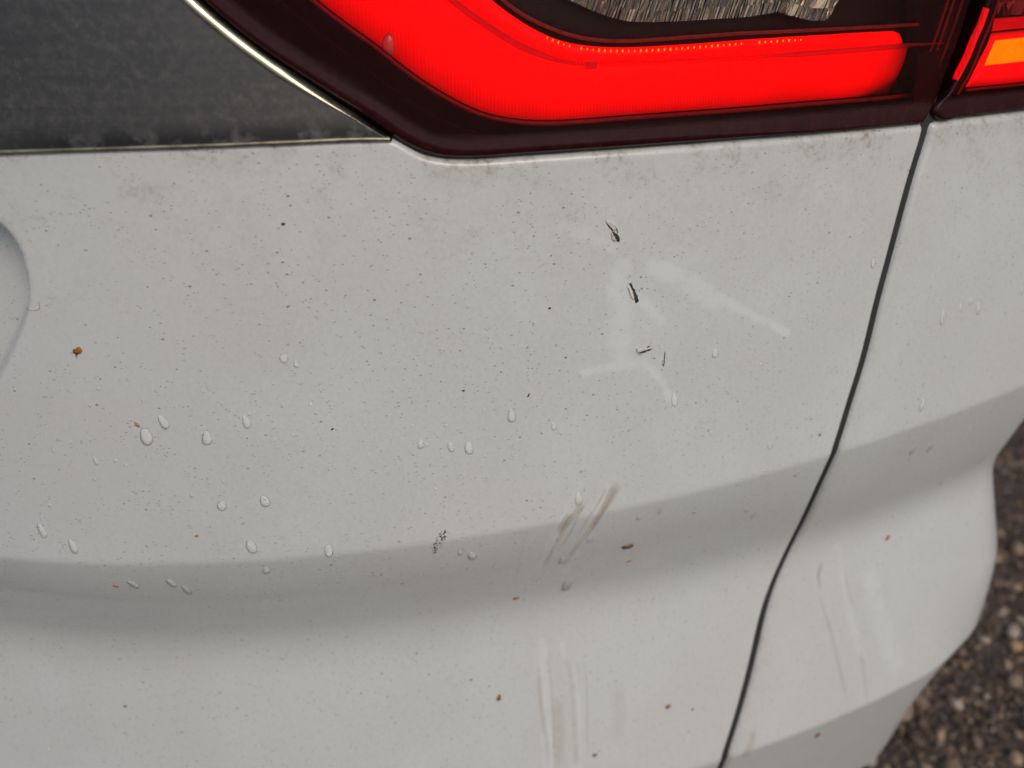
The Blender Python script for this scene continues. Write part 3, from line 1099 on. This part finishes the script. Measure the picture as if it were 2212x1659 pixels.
# ------------------------------------------------------------------ marks and things on the paint
def frame(px, py, off=0.0):
    s, z = p2s([(px, py)], off)
    e = 1e-4
    p = surf(s, z, off)[0]
    ts = (surf(s + e, z, off)[0] - p); ts /= np.linalg.norm(ts)
    tz = (surf(s, z + e, off)[0] - p); tz /= np.linalg.norm(tz)
    n = np.cross(ts, tz); n /= np.linalg.norm(n)
    u = np.cross(n, ts)
    mpp = np.linalg.norm(p - CAM) * TH * 2 / PW        # metres per measured pixel
    return p, ts, u, n, mpp


# dried mud smears: narrow ribbons on the paint
def smear(pts, w0, w1, alpha, parent, seed):
    n, m = 40, 7
    Q = resample(pts, n)
    t = np.gradient(Q, axis=0); t /= np.linalg.norm(t, axis=1)[:, None]
    nn = np.stack([-t[:, 1], t[:, 0]], -1)
    w = np.linspace(w0, w1, n)[:, None]
    rows, A, AC, AL = [], [], [], []
    for j in range(m):
        c = -1 + 2 * j / (m - 1)
        rows.append(Q + nn * w * c)
        u = np.linspace(0, 1, n)
        A.append(alpha * (1 - c * c) * np.clip(np.minimum(u, 1 - u) * 5, 0, 1))
        AC.append(np.full(n, c * max(w0, w1) / 6)); AL.append(u)
    s, z = p2s(np.concatenate(rows))
    P = surf(s, z, .00018)
    o = obj('dirt_smear', P, gridfaces(m, n), M['smear'], parent,
            attrs={'alpha': np.concatenate(A), 'across': np.concatenate(AC), 'along': np.concatenate(AL), 'seed': np.full(m * n, float(seed))})
    return o


for i, a in enumerate([
    ([(1334, 1040), (1318, 1075), (1296, 1112), (1278, 1145)], 13, 6, 1.0),
    ([(1262, 1085), (1245, 1108), (1218, 1138), (1206, 1155)], 9, 7, .85),
    ([(1232, 1105), (1216, 1130), (1203, 1150)], 7, 6, .75),
    ([(1292, 1110), (1265, 1155), (1235, 1195), (1212, 1225)], 7, 6, .45),
    ([(1225, 1135), (1195, 1185), (1172, 1230)], 6, 5, .35),
    ([(1428, 1098), (1420, 1112)], 6, 5, .5),
    ([(1312, 1050), (1290, 1090), (1262, 1132), (1248, 1160)], 3, 2.5, .6),
    ([(1322, 1068), (1302, 1106), (1272, 1152), (1256, 1172)], 2.5, 2.5, .6),
    ([(1272, 1076), (1250, 1112), (1232, 1150), (1205, 1190)], 3, 2.5, .5),
    ([(1248, 1090), (1222, 1130), (1200, 1172), (1184, 1212)], 2.5, 2.5, .45),
    ([(1184, 1410), (1192, 1500), (1198, 1660)], 2.5, 3, .35),
    ([(1262, 1420), (1268, 1500), (1270, 1640)], 3, 3, .28),
    ([(1163, 1430), (1168, 1520), (1180, 1600), (1186, 1670)], 6, 7, .42),
    ([(1222, 1405), (1236, 1480), (1242, 1570), (1246, 1675)], 7, 8, .46),
    ([(1205, 1500), (1207, 1580), (1208, 1670)], 14, 16, .40),
    ([(1330, 1470), (1335, 1540), (1328, 1610)], 20, 18, .18),
    ([(1136, 1150), (1120, 1220), (1112, 1290)], 3, 3, .14),
]):
    smear(*a, tailgate, i * 3.7)
for i, a in enumerate([
    ([(1776, 1212), (1768, 1245), (1772, 1275)], 5, 4, .6),
    ([(1768, 1280), (1790, 1350), (1815, 1450), (1832, 1520)], 5, 5, .35),
    ([(1824, 1230), (1836, 1290), (1846, 1315)], 4, 4, .3),
    ([(1858, 1400), (1868, 1470), (1872, 1525)], 5, 5, .35),
    ([(1630, 1575), (1620, 1610), (1605, 1640)], 8, 10, .6),
]):
    smear(*a, quarter, 50 + i * 3.1)


# gouges through the paint: dark pits with curled flakes beside them
def poly_patch(name, pts, h, mat, parent, jitter=.6, lift=None, n=26):
    """a small irregular slab with a domed top on the paint"""
    Q = resample(np.array(list(pts) + [pts[0]], float), n + 1, smooth=False)[:-1]
    Q = Q + rng.normal(0, jitter, Q.shape)
    c = Q.mean(0)
    s, z = p2s(Q); sc, zc_ = p2s([c])
    base = surf(s, z, -.0002)
    top = surf(s, z, h)
    inner = surf(s + (sc - s) * .35, z + (zc_ - z) * .35, h * 1.5)
    if lift is not None:
        f = np.clip((Q - c) @ np.array(lift) / 8.0, 0, 1.5)
        nrm = frame(*c)[3]
        top = top + nrm * (f * .0012)[:, None]
    mid = surf(sc, zc_, h * 1.6)
    V = np.concatenate([base, top, inner, mid])
    F = []
    for i in range(n):
        j = (i + 1) % n
        F += [(i, i + n, j + n, j), (i + n, i + 2 * n, j + 2 * n, j + n), (i + 2 * n, 3 * n, j + 2 * n)]
    F = [tuple(reversed(f)) for f in F]
    return obj(name, V, F, mat, parent)


G1 = empty('paint_gouge', tailgate)
poly_patch('bare_spot', [(1322, 499), (1327, 502), (1333, 504), (1337, 511), (1339, 519), (1337, 523), (1332, 521), (1329, 514), (1325, 507)], .00012, M['primer'], G1, .7)
poly_patch('bare_spot', [(1309, 482), (1315, 487), (1321, 494), (1324, 499), (1321, 498), (1314, 490)], .00010, M['primer'], G1, .3)
poly_patch('bare_spot', [(1330, 487), (1333, 495), (1335, 503), (1333, 503), (1330, 494)], .00010, M['primer'], G1, .3)
poly_patch('paint_flake', [(1306, 475), (1314, 476), (1324, 482), (1331, 490), (1329, 500), (1323, 496), (1314, 486)], .00030, M['flake'], G1, .5, (.6, -.5))
poly_patch('paint_flake', [(1320, 502), (1325, 508), (1327, 515), (1332, 518), (1328, 521), (1322, 516)], .00040, M['flake'], G1, .4, (-.7, .3))
G2 = empty('paint_gouge', tailgate)
poly_patch('bare_spot', [(1359, 612), (1364, 613), (1371, 626), (1377, 640), (1379, 651), (1373, 655), (1371, 648), (1368, 634), (1363, 622)], .00012, M['primer'], G2, .6, n=34)
poly_patch('paint_flake', [(1356, 618), (1361, 621), (1367, 632), (1370, 644), (1368, 649), (1362, 638), (1358, 626)], .00035, M['flake'], G2, .4, (-.7, .2))
G3 = empty('paint_gouge', tailgate)
poly_patch('bare_spot', [(1379, 762), (1388, 759), (1397, 756), (1404, 754), (1411, 753), (1403, 757), (1396, 760), (1388, 763), (1381, 764)], .00012, M['primer'], G3, .5)
poly_patch('bare_spot', [(1397, 750), (1402, 747), (1405, 746), (1402, 749), (1398, 752)], .00012, M['primer'], G3, .3)
poly_patch('bare_spot', [(1374, 753), (1376, 754), (1378, 759), (1376, 759)], .00012, M['primer'], G3, .2)
poly_patch('paint_flake', [(1374, 758), (1377, 762), (1385, 758), (1397, 754), (1396, 752), (1384, 755)], .00035, M['flake'], G3, .3, (0, -.8))
poly_patch('paint_flake', [(1375, 763), (1382, 766), (1390, 765), (1384, 763)], .00030, M['flake'], G3, .3)
G4 = empty('scratch', tailgate)
poly_patch('bare_spot', [(1435.4, 759), (1437, 760), (1436.5, 770), (1435.5, 778), (1434.5, 790), (1433, 793), (1432.6, 786), (1434, 774)], .00012, M['primer'], G4, .25)
poly_patch('paint_flake', [(1431, 777), (1434, 776), (1433, 781), (1431.5, 790), (1430, 788)], .00025, M['flake'], G4, .3)


# patch of black mud crumbs on the crease
def crumbs():
    V, F = [], []
    k = 0
    pv, pf = pebble_mesh('crumb', 17, 6, 4)
    r = np.random.default_rng(21)
    n = 0
    for _ in range(900):
        if n >= 135:
            break
        a, b = r.uniform(-1, 1), r.uniform(-1, 1)
        rr = math.hypot(a, b)
        if rr > 1 or r.random() < (.55 if rr < .45 else .15):
            continue
        x = 949 + 11 * a + 17 * -b * .6; y = 1170 + 27 * b - 3 * a
        p, ts, u, nn, mpp = frame(x, y)
        sz = mpp * r.choice([.6, 1.0, 1.7], p=[.5, .35, .15])
        th = r.uniform(0, 6.28)
        v = pv * np.array([sz * r.uniform(.8, 2.2), sz * r.uniform(.5, .9), sz * .5])
        ct, st = math.cos(th), math.sin(th)
        w = (v[:, :1] * ct - v[:, 1:2] * st) * ts + (v[:, :1] * st + v[:, 1:2] * ct) * u + v[:, 2:] * nn + p
        V.append(w); F += [tuple(i + k for i in f) for f in pf]; k += len(pv); n += 1
    o = obj('mud_crumbs', np.concatenate(V), F, M['crumb'])
    tag(o, 'patch of black mud crumbs on the tailgate crease', 'mud', kind='stuff')


crumbs()


# brown bud scales and husks that stick to the paint
def husk(px, py, L, Wd, ang, mat, label, tufts=0):
    p, ts, u, nn, mpp = frame(px, py)
    L *= mpp; Wd *= mpp
    n, m = 9, 5
    r = np.random.default_rng(int(px * 7 + py))
    V, F = [], []
    for i in range(n):
        t = -1 + 2 * i / (n - 1)
        w = Wd * (1 - abs(t) ** 2.2) ** .6 * (1 + .25 * math.sin(3 * t + px)) + Wd * .04
        for j in range(m):
            c = -1 + 2 * j / (m - 1)
            hgt = Wd * (.75 * (1 - .7 * c * c) * (1 - .5 * t * t) + .18 * t) + r.normal(0, Wd * .05)
            V.append((L * t + r.normal(0, L * .02), w * c + .2 * Wd * t * t, hgt))
    for i in range(n):                         # flat underside
        for j in range(m):
            x, y, _ = V[i * m + j]
            V.append((x * .98, y * .98, -.00015))
    top = gridfaces(n, m, True)
    bot = gridfaces(n, m) + n * m
    F = [tuple(f) for f in top] + [tuple(f) for f in bot]
    def rim(seq):
        for a, b in zip(seq[:-1], seq[1:]):
            F.append((a, b, b + n * m, a + n * m))
    rim([j for j in range(m)]); rim([(n - 1) * m + j for j in range(m)][::-1])
    rim([i * m for i in range(n)][::-1]); rim([i * m + m - 1 for i in range(n)])
    for k in range(tufts):                     # stray fibres
        a = r.uniform(2.2, 4.2)
        b = len(V)
        q = np.array([math.cos(a), math.sin(a)]) * L * r.uniform(1.2, 1.9)
        V += [(-L * .3, -Wd * .1, 0), (-L * .3, Wd * .1, .0002), (q[0], q[1], .0003), (-L * .3, 0, Wd * .3)]
        F += [(b, b + 2, b + 1), (b, b + 3, b + 2), (b + 1, b + 2, b + 3)]
    V = np.array(V)
    c, s = math.cos(ang), math.sin(ang)
    o = obj('bud_scale', V, F, mat)
    # place it: local x,y on the paint, z outwards
    from mathutils import Matrix
    ax = ts * c + u * s; ay = -ts * s + u * c
    o.matrix_world = Matrix(((ax[0], ay[0], nn[0], p[0]), (ax[1], ay[1], nn[1], p[1]), (ax[2], ay[2], nn[2], p[2]), (0, 0, 0, 1)))
    tag(o, label, 'debris', 'plant debris stuck to the car')
    return o


HUSKS = [
    (168, 758, 10, 7, .5, 'husk', 'orange-brown tufted bud scale right of the plate recess', 5),
    (612, 484, 5, 2.6, .1, 'husk_dark', 'tiny dark brown husk below the dark trim panel', 0),
    (1187, 666, 3.4, 2.4, .2, 'husk_dark', 'speck-sized brown husk left of the gouges in the paint', 0),
    (1355, 1180, 13, 7, .15, 'husk_dark', 'largest dark brown curled husk, below the crease', 2),
    (1358, 1212, 7, 3, .1, 'husk_tan', 'flat tan husk just under the largest dark husk', 0),
    (1115, 1292, 7, 4, .3, 'husk', 'brown bud scale in the dark hollow left of the smears', 0),
    (1078, 1507, 8, 4.5, 1.2, 'husk', 'upright brown bud scale left of the lower dirt runs', 0),
    (1443, 1526, 6, 5, .4, 'husk', 'roundish brown bud scale on the lower tailgate near the shut line', 1),
    (1496, 1533, 4, 2, 1.0, 'husk_tan', 'faint tan crumb beside the roundish brown bud scale', 0),
    (1285, 1631, 5, 4, .1, 'husk', 'brown bud scale at the bottom edge of the tailgate', 0),
    (1766, 1587, 9, 4.5, 1.1, 'husk', 'orange-brown husk on the lower crease of the quarter panel', 0),
    (1917, 1162, 7, 3.5, .6, 'husk', 'orange-brown husk in the hollow of the quarter panel', 0),
    (2065, 1143, 5, 3, .9, 'husk', 'small brown husk nearest the outer corner of the car', 0),
    (1142, 854, 5, 2.2, 1.0, 'husk_dark', 'slanted dark sliver of husk above the row of water drops', 0),
    (1001, 844, 4, 1.8, .1, 'husk_dark', 'flat dark crumb left of the slanted dark sliver', 0),
    (250, 1266, 6, 3, -.3, 'husk', 'brown husk below the crease at the far left', 0),
    (425, 1158, 4, 3, .3, 'husk_tan', 'tiny orange crumb just above the crease on the left', 0),
    (296, 917, 8, 3, -.9, 'husk_tan', 'pale brown curled husk above the large water drop', 0),
    (718, 927, 4, 1.8, .5, 'husk_dark', 'tiny dark husk between the left and middle water drops', 0),
]
for h in HUSKS:
    husk(h[0], h[1], h[2], h[3], h[4], M[h[5]], h[6], h[7])


fibre = strip('hair', [(54, 664), (62, 669), (72, 671), (80, 670), (85.5, 666), (85, 659), (84, 652)], .00012, .00005, M['husk_tan'], None, 24, .0002)
tag(fibre, 'fine curled hair stuck beside the plate recess', 'hair')


# ------------------------------------------------------------------ water drops
def drop_verts(rw, rh, hgt, seed, seg=18, ring=7):
    r = np.random.default_rng(seed)
    p = r.uniform(0, 6.28, 3)
    V = [(0, 0, hgt)]
    for i in range(1, ring + 1):
        w = math.pi / 2 * i / ring
        for j in range(seg):
            a = 2 * math.pi * j / seg
            k = 1 + .06 * math.sin(2 * a + p[0]) + .05 * math.sin(3 * a + p[1])
            x = rw * math.sin(w) * math.cos(a) * k
            y = rh * math.sin(w) * math.sin(a) * k
            x *= 1 - .22 * (y / rh)                          # fuller at its lower end
            V.append((x, y, hgt * math.cos(w) ** .85 * (1 - .35 * y / rh)))
    b = len(V)
    V.append((0, 0, -.00006))
    F = []
    for j in range(seg):
        F.append((0, 1 + j, 1 + (j + 1) % seg))
        F.append((b, 1 + (ring - 1) * seg + (j + 1) % seg, 1 + (ring - 1) * seg + j))
    for i in range(ring - 1):
        for j in range(seg):
            a = 1 + i * seg + j; c = 1 + i * seg + (j + 1) % seg
            F.append((a, a + seg, c + seg, c))
    V = np.array(V)
    V[1 + (ring - 1) * seg:1 + ring * seg, 2] = -.00006
    return V, F


def drop(px, py, r, asp, tilt, label):
    from mathutils import Matrix
    p, ts, u, nn, mpp = frame(px, py)
    r = r * mpp
    # the paint is seen aslant: lengthen along the slope so that it reads as in the photograph
    V, F = drop_verts(r * .85, r * asp * 1.25, r * .45, int(px * 3 + py))
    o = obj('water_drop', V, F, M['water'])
    c, s = math.cos(tilt), math.sin(tilt)
    ax = ts * c + u * s; ay = -ts * s + u * c
    o.matrix_world = Matrix(((ax[0], ay[0], nn[0], p[0]), (ax[1], ay[1], nn[1], p[1]), (ax[2], ay[2], nn[2], p[2]), (0, 0, 0, 1)))
    tag(o, label, 'water drop', 'water drops clinging to the paint')


DROPS = [
    (316, 943, 14, 1.15, 0, 'largest round water drop on the left, under a curled pale husk'),
    (353, 911, 11, 1.2, .3, 'slanted water drop just above and right of the largest drop'),
    (447, 946, 12, 1.1, 0, 'faint round water drop right of the largest left drop'),
    (532, 911, 9, 1.5, .2, 'faint long water drop second to the right of the largest left drop'),
    (207, 995, 6, 1.4, .2, 'tiny water drop below and left of the largest left drop'),
    (909, 959, 9, 1.0, 0, 'leftmost of the row of drops under the flat dark crumb'),
    (974, 964, 8, 1.4, .1, 'thin faint drop in the middle of the row under the flat dark crumb'),
    (1013, 967, 11, 1.2, 0, 'right-hand drop of the row under the flat dark crumb'),
    (1105, 897, 11, 1.2, 0, 'plump single water drop below the slanted dark sliver'),
    (1196, 921, 6, 1.4, .1, 'small drop right of the plump single drop'),
    (479, 1092, 11, .8, -.4, 'flat slanted drop above the crease on the left'),
    (572, 1082, 12, .9, .4, 'heart-shaped drop right of the flat slanted drop'),
    (543, 1180, 13, 1.0, .3, 'broad drop resting just above the crease, lower left'),
    (576, 1232, 10, .8, -.4, 'drop sitting just under the crease, lower left'),
    (710, 1189, 11, 1.1, 0, 'drop just above the crease left of the mud crumbs'),
    (91, 1146, 9, 1.4, .3, 'long drop above the crease near the left edge'),
    (158, 1180, 9, 1.5, .3, 'long drop touching the crease near the left edge'),
    (288, 1262, 9, 1.4, .4, 'leftmost of three bright drops below the crease'),
    (370, 1259, 9, 1.4, .4, 'middle one of three bright drops below the crease'),
    (403, 1274, 9, 1.4, .3, 'rightmost of three bright drops below the crease'),
    (1250, 1077, 9, 1.6, 0, 'tall drop among the brown smears above the crease'),
    (1275, 1165, 8, 1.1, 0, 'round drop at the foot of the brown smears'),
    (1216, 1210, 10, 1.2, 0, 'bright drop below the brown smears in the hollow'),
    (1020, 1200, 12, .9, .2, 'broad drop right of the black mud crumbs'),
    (994, 1194, 6, 1.3, .1, 'small drop between the mud crumbs and the broad drop'),
    (1224, 1262, 12, 1.6, 0, 'large faint drop outline lowest under the smears'),
    (1886, 568, 6, 1.4, 0, 'lone small drop beside the shut line on the tailgate'),
    (2036, 684, 7, 2.0, 0, 'long drop on the quarter panel left of the small cluster'),
    (2096, 651, 5, 1.4, 0, 'upper drop of the small cluster on the quarter panel'),
    (2113, 664, 6, 2.0, 0, 'right-hand drop of the small cluster on the quarter panel'),
    (2075, 664, 4, 2.0, 0, 'left-hand drop of the small cluster on the quarter panel'),
    (2207, 625, 5, 1.6, 0, 'drop at the right picture edge on the quarter panel'),
    (1992, 874, 7, 1.6, -.2, 'drop above the quarter panel crease near the shut line'),
    (2077, 884, 6, 1.3, -.3, 'drop touching the quarter panel crease'),
    (1972, 972, 6, 1.8, -.3, 'left one of two bright drops under the quarter panel crease'),
    (2010, 965, 6, 1.8, -.3, 'right one of two bright drops under the quarter panel crease'),
    (2120, 992, 5, 1.8, -.3, 'drop under the quarter panel crease toward the outer corner'),
    (2034, 1040, 5, 1.4, 0, 'single bright drop in the middle of the quarter panel hollow'),
    (1628, 1111, 6, 1.7, -.3, 'larger of two drops below the crease near the shut line'),
    (1611, 1103, 5, 1.3, -.1, 'smaller of two drops below the crease near the shut line'),
    (1720, 1023, 5, 1.4, -.1, 'drop below the crease right beside the shut line'),
    (1500, 1105, 5, 1.2, 0, 'small drop below the crease right of the smears'),
    (1380, 1118, 6, 1.2, 0, 'small drop above the largest dark husk'),
    (640, 786, 6, 1.2, .2, 'small drop at the middle left of the tailgate'),
    (614, 773, 11, .7, -.6, 'thin slanted water trail at the middle left of the tailgate'),
    (671, 873, 4, 1.2, 0, 'tiny bright drop left of the plump single drop'),
    (1457, 862, 8, 2.0, .1, 'long drop hanging at the end of a wiped streak'),
    (1545, 762, 9, 1.0, .1, 'faint flat drop right of the thin scratch'),
    (1663, 962, 6, 1.5, .1, 'faint drop above the crease near the shut line'),
]
for d in DROPS:
    drop(*d)


# one drop hanging on the lamp lens
def lens_drop():
    from mathutils import Matrix
    p, ts, u, nn, mpp = frame(840, 96, .0012)
    V, F = drop_verts(14 * mpp, 20 * mpp, 8 * mpp, 5)
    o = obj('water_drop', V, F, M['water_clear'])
    o.matrix_world = Matrix(((ts[0], u[0], nn[0], p[0]), (ts[1], u[1], nn[1], p[1]), (ts[2], u[2], nn[2], p[2]), (0, 0, 0, 1)))
    tag(o, 'clear drop hanging on the red tail light lens', 'water drop', 'water drops clinging to the lamp')


lens_drop()


# fine spray of droplets too small and many to count
def spray():
    r = np.random.default_rng(77)
    V, F = [], []
    k = 0
    pts = []
    for _ in range(150):
        pts.append((r.uniform(20, 1250), r.normal(1000, 130)))
    for _ in range(420):
        pts.append((r.uniform(0, 1150), r.uniform(1380, 1659)))
    for _ in range(60):
        pts.append((r.uniform(1480, 1760), r.uniform(700, 1050)))
    pts = [q for q in pts if 560 < q[1] < 1660]
    s, z = p2s(np.array(pts))
    for si, zi, q in zip(s, z, pts):
        rad = r.uniform(.0003, .0009)
        v, f = drop_verts(rad, rad * 1.5, rad * .35, int(r.integers(1e6)), 8, 3)
        P = surf(si + v[:, 0], zi + v[:, 1], v[:, 2])
        V.append(P); F += [tuple(i + k for i in g_) for g_ in f]; k += len(v)
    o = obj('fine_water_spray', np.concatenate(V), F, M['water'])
    tag(o, 'fine mist of tiny water beads over the lower tailgate', 'water', kind='stuff')


spray()
